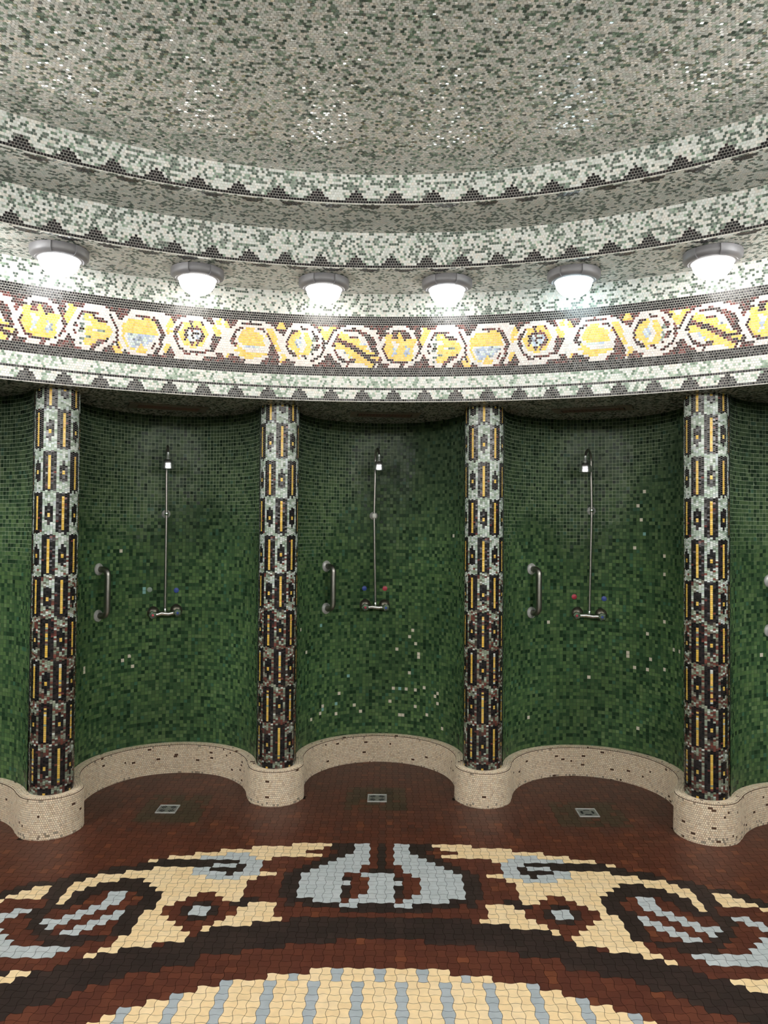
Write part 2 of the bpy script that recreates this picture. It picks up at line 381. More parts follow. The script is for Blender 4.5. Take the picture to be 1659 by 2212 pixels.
def ring_sheet(name, z, ra, rb, color, kind='structure'):
    f = flat(z); G, H = np.meshgrid(FULL, np.array([ra, (ra+rb)/2, rb]), indexing='ij'); P, N = f(G.ravel(), H.ravel())
    a = (np.arange(360)[:, None]*3+np.arange(2)[None]).ravel(); q = np.stack([a, a+1, a+4, a+3], 1)
    me = raw_mesh(name, P, np.full(len(q), 4), q.ravel(), np.tile(color, (len(P), 1)), None, (M_GROUT,))
    o = bpy.data.objects.new(name, me); coll.objects.link(o); o['kind'] = kind; return o
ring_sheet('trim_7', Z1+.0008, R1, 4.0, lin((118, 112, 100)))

ODD = [(0, -0.472, 1.454), (0, -0.159, 1.233), (0, -0.158, 1.21), (0, -0.325, 0.835), (0, -0.443, 0.809), (0, -0.282, 0.778), (0, -1.019, 0.809), (0, -1.018, 0.796), (1, 1.127, 1.573), (1, 0.442, 0.962), (1, 0.403, 0.923), (1, 0.483, 0.887), (1, 0.196, 0.844), (1, 0.517, 0.81), (1, 0.518, 0.79), (1, -0.885, 0.997), (1, -1.321, 0.998), (1, -1.188, 0.86), (1, 0.4, 0.697), (1, -0.448, 0.67), (1, -0.814, 0.491), (1, 0.908, 0.375), (2, 0.499, 1.842), (2, 0.413, 1.744), (2, 0.456, 1.667), (2, 0.532, 1.588), (2, 0.407, 1.511), (2, 0.803, 1.465), (2, 0.803, 1.349), (2, -0.704, 1.043), (2, 0.843, 1.09), (2, 0.558, 0.996), (2, 0.283, 0.886), (2, 0.284, 0.848), (2, 0.597, 0.859), (2, 0.991, 0.93), (2, 1.117, 0.945), (2, 0.402, 0.786), (2, 0.558, 0.784), (2, 0.803, 0.816), (2, -0.156, 0.721), (2, -1.016, 0.474), (2, 0.445, 0.431), (3, -1.136, 0.953), (1, -0.566, 0.573), (1, -0.606, 0.494), (1, -0.612, 0.434), (1, -0.328, 0.481), (1, -0.246, 0.438), (1, 0.194, 0.579), (1, 0.275, 0.581), (1, 0.363, 0.59), (1, 0.481, 0.578), (1, 0.596, 0.616), (1, 0.812, 0.594), (1, 0.814, 0.514), (1, 0.483, 0.476), (1, 0.24, 0.422), (1, 0.283, 0.423), (1, 0.109, 0.498), (1, -0.838, 0.493), (1, -0.878, 0.463), (1, -1.021, 0.45), (1, -0.454, 0.67), (1, -0.885, 0.997), (1, -1.337, 1.005), (1, -1.176, 0.859), (1, 0.781, 0.563), (1, 0.663, 0.436)]
def green_wall(i, name):
    A, p = alc_pos(i)
    pitch = .0208; ang = 1.84
    nc = int(2*ang*RALC/pitch); ru = 2*ang/nc; nr = 97; z0 = Z1-nr*pitch
    C = np.arange(nc)[None]+0*np.arange(nr)[:, None]
    u0 = -ang+C*ru; u1 = u0+ru; v0 = z0+np.arange(nr)[:, None]*pitch+0*C; v1 = v0+pitch
    def fn(u, v):
        s, c = np.sin(u+p), np.cos(u+p)
        return np.stack([A[0]+RALC*s, A[1]+RALC*c, v], 1), np.stack([-s, -c, 0*u], 1)
    base = pick(nr*nc, [((86, 112, 70), 5), ((76, 103, 66), 5), ((64, 92, 60), 5), ((50, 77, 51), 4.5), ((96, 119, 80), 2), ((38, 60, 40), 2.2), ((64, 102, 80), .6)]).reshape(nr, nc, 3)
    # broad patches of paler and darker sheets; greyer and darker towards the top
    gy, gx = np.meshgrid(np.linspace(0, 1, nr), np.linspace(0, 1, nc), indexing='ij')
    patch = np.sin(gx*9+i*2.1+np.sin(gy*7+i))*np.sin(gy*11+i*1.3+1.5*np.sin(gx*5))
    base = base*(1+.16*patch[..., None])
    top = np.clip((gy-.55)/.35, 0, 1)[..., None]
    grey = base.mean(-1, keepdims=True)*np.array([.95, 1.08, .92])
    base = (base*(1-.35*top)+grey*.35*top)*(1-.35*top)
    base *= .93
    for (k, a, z) in ODD:
        if k == i:
            c = int((a+ang)/ru); r = int((z-z0)/pitch)
            if 0 <= c < nc and 0 <= r < nr:
                base[r, c] = lin((214, 204, 190)) if (c*7+r) % 9 and not (k == 0 and -.2 < a < -.1) else lin((128, 170, 168))
    lim = {-1: lambda u, v: (v > 1.45), 0: lambda u, v: v > 1.68+.10*np.sin(u*3), 1: lambda u, v: (v > 1.42+.6*np.clip(u+1.0, 0, 9)),
           2: lambda u, v: (v > 1.62+.10*np.sin(u*5)+.9*np.clip(u-.25, 0, 9)), 3: lambda u, v: v > 1.55+.9*np.clip(u-.1, 0, 9)}[i]
    def grout(u, v):
        n = len(u); on = np.zeros(n)
        for k in range(6):          # ragged limit of the pale jointing
            on += lim(u+rng.normal(0, .10, n), v+rng.normal(0, .05, n))
        on = (on/6)[:, None]
        return lin((164, 174, 150))*on+lin((60, 78, 55))*(1-on)
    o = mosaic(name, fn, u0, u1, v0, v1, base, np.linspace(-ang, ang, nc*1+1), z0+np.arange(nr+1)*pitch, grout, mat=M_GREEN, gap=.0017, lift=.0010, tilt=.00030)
    return o
for i, nm in ((-1, 'wall_far_left'), (0, 'wall_left'), (1, 'wall_back'), (2, 'wall_right'), (3, 'wall_far_right')):
    green_wall(i, nm)

# ---- kerb outline (front edge), anticlockwise from the far left bulge to the far right one
def kerb_path():
    pts = []
    for i in range(-1, 5):
        C = col_pos(i)
        # junctions with the neighbouring alcove circles
        def junction(A):
            d = C-A; L = np.linalg.norm(d); a = (RKER**2-RBUL**2+L*L)/(2*L); h = math.sqrt(max(RKER**2-a*a, 0)); m = A+a*d/L
            n = np.array([-d[1], d[0]])/L
            c1, c2 = m+h*n, m-h*n
            return min((c1, c2), key=lambda q: np.hypot(*(q-CC)))
        J0 = junction(alc_pos(i-1)[0]); J1 = junction(alc_pos(i)[0])
        J0 = max([q for q in [J0]], key=lambda q: 0)
        # bulge passes in front of the column (towards the room centre)
        a0 = math.atan2(*(J0-C)); a1 = math.atan2(*(J1-C)); f = math.atan2(*(CC-C))
        def rel(a): return (a-f+PI) % (2*PI)-PI
        s0, s1 = rel(a0), rel(a1)
        for t in np.linspace(s0, s1, 60): pts.append(C+RBUL*np.array([math.sin(f+t), math.cos(f+t)]))
        if i < 4:
            A, p = alc_pos(i); C2 = col_pos(i+1)
            d = C2-A; L = np.linalg.norm(d); a = (RKER**2-RBUL**2+L*L)/(2*L); h = math.sqrt(max(RKER**2-a*a, 0)); m = A+a*d/L; n = np.array([-d[1], d[0]])/L
            K = min((m+h*n, m-h*n), key=lambda q: np.hypot(*(q-CC)))
            b0 = (math.atan2(*(J1-A))-p+PI) % (2*PI)-PI; b1 = (math.atan2(*(K-A))-p+PI) % (2*PI)-PI
            for t in np.linspace(b0, b1, 150)[1:-1]: pts.append(A+RKER*np.array([math.sin(p+t), math.cos(p+t)]))
    P = np.array(pts)
    s = np.r_[0, np.cumsum(np.linalg.norm(np.diff(P, axis=0), axis=1))]
    S = np.arange(0, s[-1], .002); Q = np.stack([np.interp(S, s, P[:, 0]), np.interp(S, s, P[:, 1])], 1)
    k = np.exp(-.5*(np.arange(-18, 19)*.002/.0085)**2); k /= k.sum()
    Q[:, 0] = np.convolve(np.pad(Q[:, 0], 18, 'edge'), k, 'valid'); Q[:, 1] = np.convolve(np.pad(Q[:, 1], 18, 'edge'), k, 'valid')
    s = np.r_[0, np.cumsum(np.linalg.norm(np.diff(Q, axis=0), axis=1))]
    T = np.gradient(Q, axis=0); T /= np.linalg.norm(T, axis=1)[:, None]
    N = np.stack([T[:, 1], -T[:, 0]], 1)
    return Q, s, N
KQ, KS, KN = kerb_path()
mid = len(KQ)//2
if (CC-KQ[mid]) @ KN[mid] < 0: KN = -KN
def kerb_xy(u):
    x = np.interp(u, KS, KQ[:, 0]); y = np.interp(u, KS, KQ[:, 1])
    nx = np.interp(u, KS, KN[:, 0]); ny = np.interp(u, KS, KN[:, 1]); l = np.hypot(nx, ny)
    return x, y, nx/l, ny/l
def build_kerb():
    pk = .0104; L = KS[-1]-.01; nc = int(L/pk)
    # v: 0..H up the face, then across the rounded top
    zb = .075; H = KTOP-.006-zb; nrf = int(round(H/pk)); rrow = 4; CAPW = .050
    def fn(u, v):
        x, y, nx, ny = kerb_xy(u)
        t = np.clip(v-H, 0, None); f = np.clip(t/CAPW, 0, 1)
        inn = t
        lean = .004*np.clip((H-v)/H, 0, 1)
        z = np.where(v < H, zb+v, zb+H+.006*np.sin(np.clip(t/.012, 0, 1)*PI/2))
        X = x-nx*(inn-lean); Y = y-ny*(inn-lean)
        up_ = np.clip(t/.008, 0, 1)
        N = np.stack([nx*(1-up_), ny*(1-up_), up_], 1); N /= np.linalg.norm(N, axis=1)[:, None]
        return np.stack([X, Y, z], 1), N
    dv = H/nrf
    u0, u1, v0, v1 = brick(nrf, nc, 0, pk, 1, 0, dv)
    n2 = 4; a0, a1, b0, b1 = brick(n2, nc, 0, pk, 1, H+.0022, CAPW/n2)
    u0 = np.concatenate([u0.ravel(), a0.ravel()]); u1 = np.concatenate([u1.ravel(), a1.ravel()]); v0 = np.concatenate([v0.ravel(), b0.ravel()]); v1 = np.concatenate([v1.ravel(), b1.ravel()])
    n = len(u0)
    cols = pick(n, [((240, 222, 196), 5), ((235, 214, 188), 4), ((243, 227, 204), 3), ((229, 206, 176), 1.6), ((212, 190, 166), .5)])
    # missing and blackened pieces
    bad = rng.random(n) < .008
    near = np.roll(bad, 1) & (rng.random(n) < .5)
    keep = ~(bad | near)
    edge = (np.abs(v1-H) < 1e-4) & (rng.random(n) < .06); cols[edge] *= .45
    low = (v0 < .06) & (rng.random(n) < .12); cols[low] *= .4
    vg = np.r_[np.linspace(0, H, 6), H+.004, H+.008, H+.014, H+CAPW+.012]
    mosaic('baseboard_back', fn, u0, u1, v0, v1, cols, np.arange(0, L, .006), vg, lin((84, 62, 48)), mat=M_SATIN, keep=keep, gap=.0014, lift=.0012)
build_kerb()

# ------------------------------------------------------------------ columns
def column_mesh():
    nt = 50; ru = 2*PI/nt; rp = .205/21; nb = 10; zlow = KTOP-.04
    u0, u1, v0, v1, codes, zz = [], [], [], [], [], []
    first = .105
    for s in range(10):
        for j in range(5):
            c = s*5+j; z = Z1 - (.5*rp if c % 2 else 0)
            r = 0
            while z > zlow:
                za = z-rp
                d = Z1-(z-rp/2)
                if d < first: b = 0; rr = 20-int((first-d)/rp)
                else: b = 1+int((d-first)/.205); rr = int(((d-first) % .205)/rp)
                bar = (s+b) % 2 == 0
                if bar:
                    k = 'K'
                    if j == 2 and 2 <= rr <= 18: k = 'Y'
                    if rr == 20 and rng.random() < .8: k = 'l'
                    if k == 'K' and rng.random() < .08: k = 'D'
                    if k == 'Y' and b >= 6 and rng.random() < .12: k = 'l'
                else:
                    k = 'l'
                    if 1 <= j <= 3 and 6 <= rr <= 14: k = 'K'
                    if j == 2 and rr in (5, 15): k = 'K'
                    if j in (1, 3) and rr in (6, 14) and rng.random() < .4: k = 'l'
                    if j == 2 and rr in (10, 11): k = 'Y'
                u0.append(c*ru-2.5*ru); u1.append((c+1)*ru-2.5*ru); v0.append(za); v1.append(z); codes.append(k); zz.append(b+rr/21.)
                z = za; r += 1
    codes = np.array(codes); zz = np.array(zz)
    cols = paint(codes)
    m = codes == 'l'
    n = int(m.sum())
    hi = pick(n, [((214, 219, 213), 4), ((150, 166, 148), 4), ((176, 190, 176), 3), ((196, 204, 204), 2), ((120, 134, 118), 1)])
    lo = pick(n, [((134, 144, 124), 3.4), ((116, 66, 56), 3.2), ((96, 58, 52), 2), ((114, 108, 96), 2.8), ((156, 158, 144), 1.6), ((68, 58, 52), 1.8)])
    w = np.clip((zz[m]-3.9)/3.2, 0, .82)
    cols[m] = np.where((rng.random(n) < w)[:, None], lo, hi)
    cols *= (1-.28*np.clip((zz-5)/5, 0, 1))[:, None]      # grime towards the foot of the shafts
    def fn(u, v):
        s, c = np.sin(u), -np.cos(u)
        return np.stack([RCOL*s, RCOL*c, v], 1), np.stack([s, c, 0*u], 1)
    def grout(u, v):
        t = np.clip((Z1-v-.25)/.35, 0, 1)[:, None]
        return lin((196, 192, 184))*(1-t)+lin((52, 48, 46))*t
    return mosaic('mosaic_column', fn, u0, u1, v0, v1, cols, np.linspace(-PI, PI, 73), np.linspace(zlow, Z1, 60), grout, gap=.0010, lift=.0010, link=False, tilt=.0003)
cm = column_mesh()
CL = {0: (-18.4, 'mosaic column left of the leftmost full shower bay, nearest the left edge'),
      1: (-28.7, 'mosaic column between the left and the middle shower bays'),
      2: (-1.0, 'mosaic column between the middle and the right shower bays'),
      3: (-23.0, 'mosaic column right of the right shower bay, nearest the right edge')}
for i, (ph, lab) in CL.items():
    C = col_pos(i)
    o = bpy.data.objects.new('mosaic_column', cm); coll.objects.link(o)
    o.location = (C[0], C[1], 0)
    # the mesh faces -Y at u = 0; turn it to face the camera, then by the phase seen in the photo
    face_cam = math.atan2(C[0], C[1])
    o.rotation_euler.z = -face_cam + math.radians(ph)
    tag(o, lab, 'column', 'mosaic columns between the shower bays')

# ------------------------------------------------------------------ floor
FL = runs([
 [0,39,2,5,1,3,3,2,0,1,1,1,0,1,3,2,1,3,2,5,0,39],
 [0,34,2,9,0,1,1,3,3,2,0,1,1,1,0,1,3,2,1,3,0,1,2,9,0,34],
 [0,30,2,11,0,4,1,2,3,2,0,1,1,1,0,1,3,2,1,2,0,4,2,11,0,30],
 [0,27,2,4,3,3,2,9,0,1,1,2,3,3,0,1,1,1,0,1,3,3,1,2,0,1,2,9,3,3,2,4,0,27],
 [0,24,2,4,3,7,2,2,0,6,1,2,3,4,0,1,1,1,0,1,3,4,1,2,0,6,2,2,3,7,2,4,0,24],
 [0,22,2,1,1,10,3,3,0,6,1,2,3,5,0,1,1,1,0,1,3,5,1,2,0,6,3,3,1,10,2,1,0,22],
 [0,21,1,9,3,3,1,1,3,2,0,5,1,2,3,5,0,2,1,1,0,2,3,5,1,2,0,5,3,2,1,1,3,3,1,9,0,21],
 [0,18,1,5,2,5,3,2,1,4,3,2,0,4,1,2,3,6,0,1,1,3,0,1,3,6,1,2,0,4,3,2,1,4,3,2,2,5,1,5,0,18],
 [0,17,1,3,2,8,3,4,1,1,3,3,2,2,0,1,1,2,3,5,0,2,3,4,0,2,3,6,1,2,0,1,2,2,3,3,1,1,3,4,2,8,1,3,0,17],
 [0,14,1,3,2,13,3,4,2,2,0,3,1,2,3,5,1,1,0,2,3,3,1,1,0,2,3,5,1,2,0,3,2,2,3,4,2,13,1,3,0,14],
 [0,13,1,3,2,4,1,3,2,12,0,4,1,2,3,6,0,2,3,4,0,2,3,5,1,2,0,4,2,12,1,3,2,4,1,3,0,13],
 [0,10,1,5,2,3,1,6,2,11,0,4,1,2,3,5,1,1,0,2,3,3,1,1,0,2,3,5,1,2,0,4,2,11,1,6,2,3,1,5,0,10],
 [0,9,1,2,2,2,1,2,2,2,1,8,2,10,0,4,1,2,3,5,1,1,0,2,3,3,1,1,0,2,3,5,1,2,0,4,2,10,1,8,2,2,1,2,2,2,1,2,0,9],
 [0,8,1,2,2,3,1,2,2,1,1,3,0,1,3,2,0,1,1,3,2,4,0,2,2,3,0,4,1,2,3,5,1,1,0,1,3,4,1,1,0,1,3,6,1,2,0,4,2,3,0,2,2,4,1,3,0,1,3,2,0,1,1,3,2,1,1,2,2,3,1,2,0,8],
 [0,7,1,2,2,4,1,2,2,1,1,2,0,2,3,2,0,2,1,2,2,3,0,4,2,2,1,2,0,3,1,3,3,3,0,1,3,5,0,1,3,5,1,3,0,3,1,2,2,2,0,4,2,3,1,2,0,2,3,2,0,2,1,2,2,1,1,2,2,4,1,2,0,7],
 [0,7,2,2,0,5,1,1,2,1,1,2,0,2,3,2,0,2,1,2,2,2,0,2,1,2,0,2,1,2,2,3,0,1,1,1,0,1,1,4,3,2,1,4,3,2,1,5,0,1,1,1,0,1,2,3,1,2,0,2,1,2,0,2,2,2,1,2,0,2,3,2,0,2,1,2,2,1,1,1,0,5,2,2,0,7],
 [0,14,1,3,0,2,3,2,0,2,1,3,2,1,0,2,1,1,3,2,1,1,0,2,2,4,0,7,1,10,0,6,2,4,0,2,1,1,3,2,1,1,0,2,2,1,1,3,0,2,3,2,0,2,1,3,0,14],
 [0,11,3,2,1,2,0,3,3,2,0,2,3,1,1,2,2,2,0,2,1,1,3,2,1,1,0,2,2,4,0,23,2,4,0,2,1,1,3,2,1,1,0,2,2,2,1,2,3,1,0,2,3,2,0,3,1,2,3,2,0,11],
 [0,10,3,2,0,1,1,2,0,2,3,2,0,2,3,2,1,2,2,3,0,2,1,2,0,2,2,6,0,1,1,19,0,1,2,6,0,2,1,2,0,2,2,3,1,2,3,2,0,2,3,2,0,2,1,2,0,1,3,2,0,10],
 [0,10,3,1,0,3,1,1,3,3,0,2,3,2,0,1,1,2,2,4,0,4,2,4,1,27,2,4,0,4,2,4,1,2,0,1,3,2,0,2,3,3,1,1,0,3,3,1,0,10],
 [0,14,1,2,3,1,0,2,3,2,0,2,1,2,2,5,0,2,2,1,1,35,2,1,0,2,2,5,1,2,0,2,3,2,0,2,3,1,1,2,0,14],
 [0,10,3,2,0,3,1,2,0,1,3,2,0,3,1,2,2,6,0,1,1,37,0,1,2,6,1,2,0,3,3,2,0,1,1,2,0,3,3,2,0,10],
 [0,11,3,2,0,3,1,7,0,1,2,7,1,15,0,9,1,15,2,7,0,1,1,7,0,3,3,2,0,11],
 [0,11,3,3,0,3,1,4,0,3,2,4,0,1,1,12,0,19,1,12,0,1,2,4,0,3,1,4,0,3,3,3,0,11],
 [0,12,3,8,0,3,2,2,1,12,0,27,1,12,2,2,0,3,3,8,0,12],
 [0,12,3,7,0,3,2,1,1,10,0,35,1,10,2,1,0,3,3,7,0,12],
 [0,21,1,12,0,35,1,12,0,21],
 [0,20,1,10,0,14,2,2,3,1,2,3,3,1,2,3,3,1,2,2,0,14,1,10,0,20],
 [0,2,1,14,2,2,1,9,0,13,2,2,3,1,2,3,3,1,2,3,3,1,2,3,3,1,2,3,3,1,2,2,0,13,1,9,2,2,1,14,0,2],
 [1,15,2,1,3,1,1,9,0,10,3,1,2,3,3,1,2,3,3,1,2,3,3,1,2,3,3,1,2,3,3,1,2,3,3,1,2,3,3,1,0,10,1,9,3,1,2,1,1,15],
 [1,24,0,10,2,2,3,1,2,3,3,1,2,3,3,1,2,3,3,1,2,3,3,1,2,3,3,1,2,3,3,1,2,3,3,1,2,2,0,10,1,24],
 [1,23,0,9,3,1,2,3,3,1,2,3,3,1,2,3,3,1,2,3,3,1,2,3,3,1,2,3,3,1,2,3,3,1,2,3,3,1,2,3,3,1,0,9,1,23],
 [1,22,0,8,2,2,3,1,2,3,3,1,2,3,3,1,2,3,3,1,2,3,3,1,2,3,3,1,2,3,3,1,2,3,3,1,2,3,3,1,2,3,3,1,2,2,0,8,1,22],
 [1,20,0,8,3,1,2,3,3,1,2,3,3,1,2,3,3,1,2,3,3,1,2,3,3,1,2,3,3,1,2,3,3,1,2,3,3,1,2,3,3,1,2,3,3,1,2,3,3,1,0,8,1,20],
 [1,19,0,8,2,1,3,1,2,3,3,1,2,3,3,1,2,3,3,1,2,3,3,1,2,3,3,1,2,3,3,1,2,3,3,1,2,3,3,1,2,3,3,1,2,3,3,1,2,3,3,1,2,1,0,8,1,19],
 [1,18,0,8,2,2,3,1,2,3,3,1,2,3,3,1,2,3,3,1,2,3,3,1,2,3,3,1,2,3,3,1,2,3,3,1,2,3,3,1,2,3,3,1,2,3,3,1,2,3,3,1,2,2,0,8,1,18],
 [1,17,0,8,2,3,3,1,2,3,3,1,2,3,3,1,2,3,3,1,2,3,3,1,2,3,3,1,2,3,3,1,2,3,3,1,2,3,3,1,2,3,3,1,2,3,3,1,2,3,3,1,2,3,0,8,1,17],
 [0,1,1,15,0,8,3,1,2,3,3,1,2,3,3,1,2,3,3,1,2,3,3,1,2,3,3,1,0,11,3,1,2,3,3,1,2,3,3,1,2,3,3,1,2,3,3,1,2,3,3,1,0,8,1,15,0,1]], 'RKCG')
T = .0368; DEL = .038
Dv = np.array([math.sin(DEL), math.cos(DEL)]); Ev = np.array([math.cos(DEL), -math.sin(DEL)])
O2 = np.array([.0778, 2.4477]); V0 = 34.0
def floor_code(c, r):
    if 0 <= r < 37:
        if -50 <= c <= 50: k = FL[r][c+50]
        else: k = 'R'
        if r in (28, 29):
            if 33 <= abs(c) <= 37 and k == 'G': k = 'C'
            if 33+(r-28) <= c <= 41: k = 'C'
        return k
    if r >= 37:
        e = 30+(r-36)*.8
        if abs(c) <= e: return 'G' if c % 4 == 2 else 'C'
        if abs(c) <= e+8: return 'R'
        return 'K'
    return 'R'
def build_floor():
    r_lo, r_hi, c_lo, c_hi = -46, 46, -78, 78
    cells = [(c, r) for r in range(r_lo, r_hi) for c in range(c_lo, c_hi+1)]
    cells = np.array(cells); n = len(cells)
    c, r = cells[:, 0], cells[:, 1]
    wide = ((c+r) % 2 == 1)
    A = .115; K = 6
    t = np.arange(K)/K
    sg = np.where(wide, 1.0, -1.0)[:, None]
    bul = A*np.sin(PI*t)[None]*sg           # outward for left/right edges of wide cells, inward on top/bottom
    # local coords: x right, y up (v), cell from (-.5,-.5) to (.5,.5)
    g = .036
    bot = np.stack([np.broadcast_to(-.5+t, (n, K)), -.5+bul], -1)
    rgt = np.stack([.5+bul, np.broadcast_to(-.5+t, (n, K))], -1)
    top = np.stack([np.broadcast_to(.5-t, (n, K)), .5-bul], -1)
    lft = np.stack([-.5-bul, np.broadcast_to(.5-t, (n, K))], -1)
    loc = np.concatenate([bot, rgt, top, lft], 1)      # n,4K,2
    loc = loc*(1-g)
    X = (c[:, None]+loc[..., 0])*T; Y = (V0-r[:, None]-.5+loc[..., 1])*T
    P = O2+X[..., None]*Ev+Y[..., None]*Dv
    codes = np.array([floor_code(a, b) for a, b in cells])
    cols = np.zeros((n, 3))
    # red field: browner far out, more orange next to the pattern
    red = pick(n, [((80, 46, 37), 5), ((74, 42, 34), 4), ((87, 50, 39), 2), ((68, 40, 34), 2), ((96, 55, 40), .7)])
    warm = pick(n, [((84, 44, 32), 4), ((78, 40, 30), 5), ((91, 49, 35), 1.6), ((104, 58, 38), .6)])
    wgt = np.clip(1-np.abs(r+1)/9., 0, 1)*(r < 0)+(r >= 0)
    cols = np.where((rng.random(n) < wgt)[:, None], warm, red)
    for k, tb in (('K', [((44, 33, 31), 4), ((40, 30, 28), 3), ((49, 37, 34), 2)]), ('C', [((245, 217, 172), 4), ((243, 213, 166), 3), ((247, 220, 178), 2)]), ('G', [((187, 193, 196), 4), ((182, 189, 192), 3), ((191, 196, 199), 1)])):
        m = codes == k; cols[m] = pick(int(m.sum()), tb, .025)
    m = (codes == 'G') & (r > 26); cols[m] = cols[m]*np.array([.82, .84, .88])
    # damp-stained squares round the drains (darker, greenish pieces)
    for (ca, cb, ra, rb, lean) in ((-34, -26, -16, -6, -1), (-5, 3, -20, -11, 0), (25, 34, -15, -6, 1)):
        m = (c >= ca) & (c <= cb) & (r >= ra) & (r < rb)
        st = pick(n, [((62, 50, 36), 4), ((56, 44, 32), 3), ((70, 52, 40), 3), ((84, 48, 34), 1.6)])
        cols[m] = st[m]
    # cells under kerb and walls are not laid; cells under drains are left out
    ctr = P.mean(1)
    ok = np.ones(n, bool)
    q = np.hypot(ctr[:, 0]-CC[0], ctr[:, 1]-CC[1])
    inal = q < 2.86
    for i in range(-1, 4):
        Aq, p = alc_pos(i); inal |= np.hypot(ctr[:, 0]-Aq[0], ctr[:, 1]-Aq[1]) < RKER+.02
    for i in range(-1, 5):
        Cq = col_pos(i); inal &= ~(np.hypot(ctr[:, 0]-Cq[0], ctr[:, 1]-Cq[1]) < RBUL-.03)
    ok &= inal
    P, cols = P[ok], cols[ok]; n = len(P)
    h = rng.normal(0, .00008, n)[:, None]+rng.normal(0, .00011, n)[:, None]*np.cos(np.linspace(0, 2*PI, 4*K, endpoint=False))[None]
    Z = floor_z(P[..., 1])+.0016+h
    V = np.concatenate([P, Z[..., None]], -1).reshape(-1, 3)
    idx = np.arange(len(V)); fnn = np.full(n, 4*K)
    vc = np.repeat(cols, 4*K, 0)
    # joint sheet under everything
    gx = np.linspace(-3.6, 3.6, 40); gy = np.linspace(-2.6, 5.6, 40)
    GX, GY = np.meshgrid(gx, gy, indexing='ij'); gp = np.stack([GX.ravel(), GY.ravel(), floor_z(GY.ravel())], 1)
    a = (np.arange(39)[:, None]*40+np.arange(39)[None]).ravel(); q = np.stack([a, a+40, a+41, a+1], 1)
    off = len(V); V = np.concatenate([V, gp]); vc = np.concatenate([vc, np.tile(lin((24, 17, 15)), (len(gp), 1))])
    idx = np.concatenate([idx, (q+off).ravel()]); fnn = np.concatenate([fnn, np.full(len(q), 4)])
    mi = np.concatenate([np.zeros(n, int), np.ones(len(q), int)])
    me = raw_mesh('floor', V, fnn, idx, vc, mi, (M_FLOOR, M_GROUT))
    o = bpy.data.objects.new('floor', me); coll.objects.link(o); o['kind'] = 'structure'
build_floor()

# ------------------------------------------------------------------ the rest of the room behind the camera
def build_front_wall():
    m = bpy.data.materials.new('green_mosaic_wall'); m.use_nodes = True; nt = m.node_tree; p = nt.nodes['Principled BSDF']
    tc = nt.nodes.new('ShaderNodeTexCoord'); b = nt.nodes.new('ShaderNodeTexBrick')
    b.offset = 0; b.inputs['Scale'].default_value = 1; b.inputs['Brick Width'].default_value = .0208; b.inputs['Row Height'].default_value = .0208
    b.inputs['Mortar Size'].default_value = .0012; b.inputs['Color1'].default_value = (.045, .10, .04, 1); b.inputs['Color2'].default_value = (.02, .05, .02, 1); b.inputs['Mortar'].default_value = (.06, .08, .05, 1)
    nt.links.new(tc.outputs['UV'], b.inputs['Vector']); nt.links.new(b.outputs['Color'], p.inputs['Base Color']); p.inputs['Roughness'].default_value = .3
    th = np.linspace(math.radians(52), math.radians(360-50), 160); R = 3.16
    zs = [-.1, Z1+.02]
    V = [(RC[0]+R*math.sin(t), RC[1]+R*math.cos(t), z) for t in th for z in zs]
    F = [(2*k, 2*k+1, 2*k+3, 2*k+2) for k in range(len(th)-1)]
    me = bpy.data.meshes.new('wall_front'); me.from_pydata(V, [], F); uv = me.uv_layers.new()
    for l in me.loops:
        k = l.vertex_index; uv.data[l.index].uv = (th[k//2]*R, V[k][2])
    me.materials.append(m); o = bpy.data.objects.new('wall_front', me); coll.objects.link(o); o['kind'] = 'structure'
build_front_wall()

# ------------------------------------------------------------------ small-object helpers (bmesh)
def obj(name, bm, mat, parent=None, smooth=True, label=None):
    me = bpy.data.meshes.new(name); bmesh.ops.recalc_face_normals(bm, faces=bm.faces[:]); bm.to_mesh(me); bm.free()
    me.materials.append(mat)
    if smooth:
        for p in me.polygons: p.use_smooth = True
        try: me.set_sharp_from_angle(angle=math.radians(38))
        except Exception: pass
    o = bpy.data.objects.new(name, me); coll.objects.link(o)
    if parent: o.parent = parent
    if label: o['label'] = label
    return o
def empty(name, loc, rz=0):
    o = bpy.data.objects.new(name, None); coll.objects.link(o); o.location = loc; o.rotation_euler.z = rz; o.empty_display_size = .05
    return o
def lathe(bm, prof, seg=40, M=None):
    rings = []
    for (r, z) in prof:
        if r < 1e-6: rings.append([bm.verts.new((0, 0, z))]*seg)
        else: rings.append([bm.verts.new((r*math.cos(2*PI*k/seg), r*math.sin(2*PI*k/seg), z)) for k in range(seg)])
    new = set()
    for a, b in zip(rings[:-1], rings[1:]):
        for k in range(seg):
            vs = [a[k], a[(k+1) % seg], b[(k+1) % seg], b[k]]; u = []
            for v in vs:
                if v not in u: u.append(v)
            if len(u) > 2:
                try: bm.faces.new(u)
                except ValueError: pass
    vs = {v for ring in rings for v in ring}
    if M is not None: bmesh.ops.transform(bm, matrix=M, verts=list(vs))
    return bm
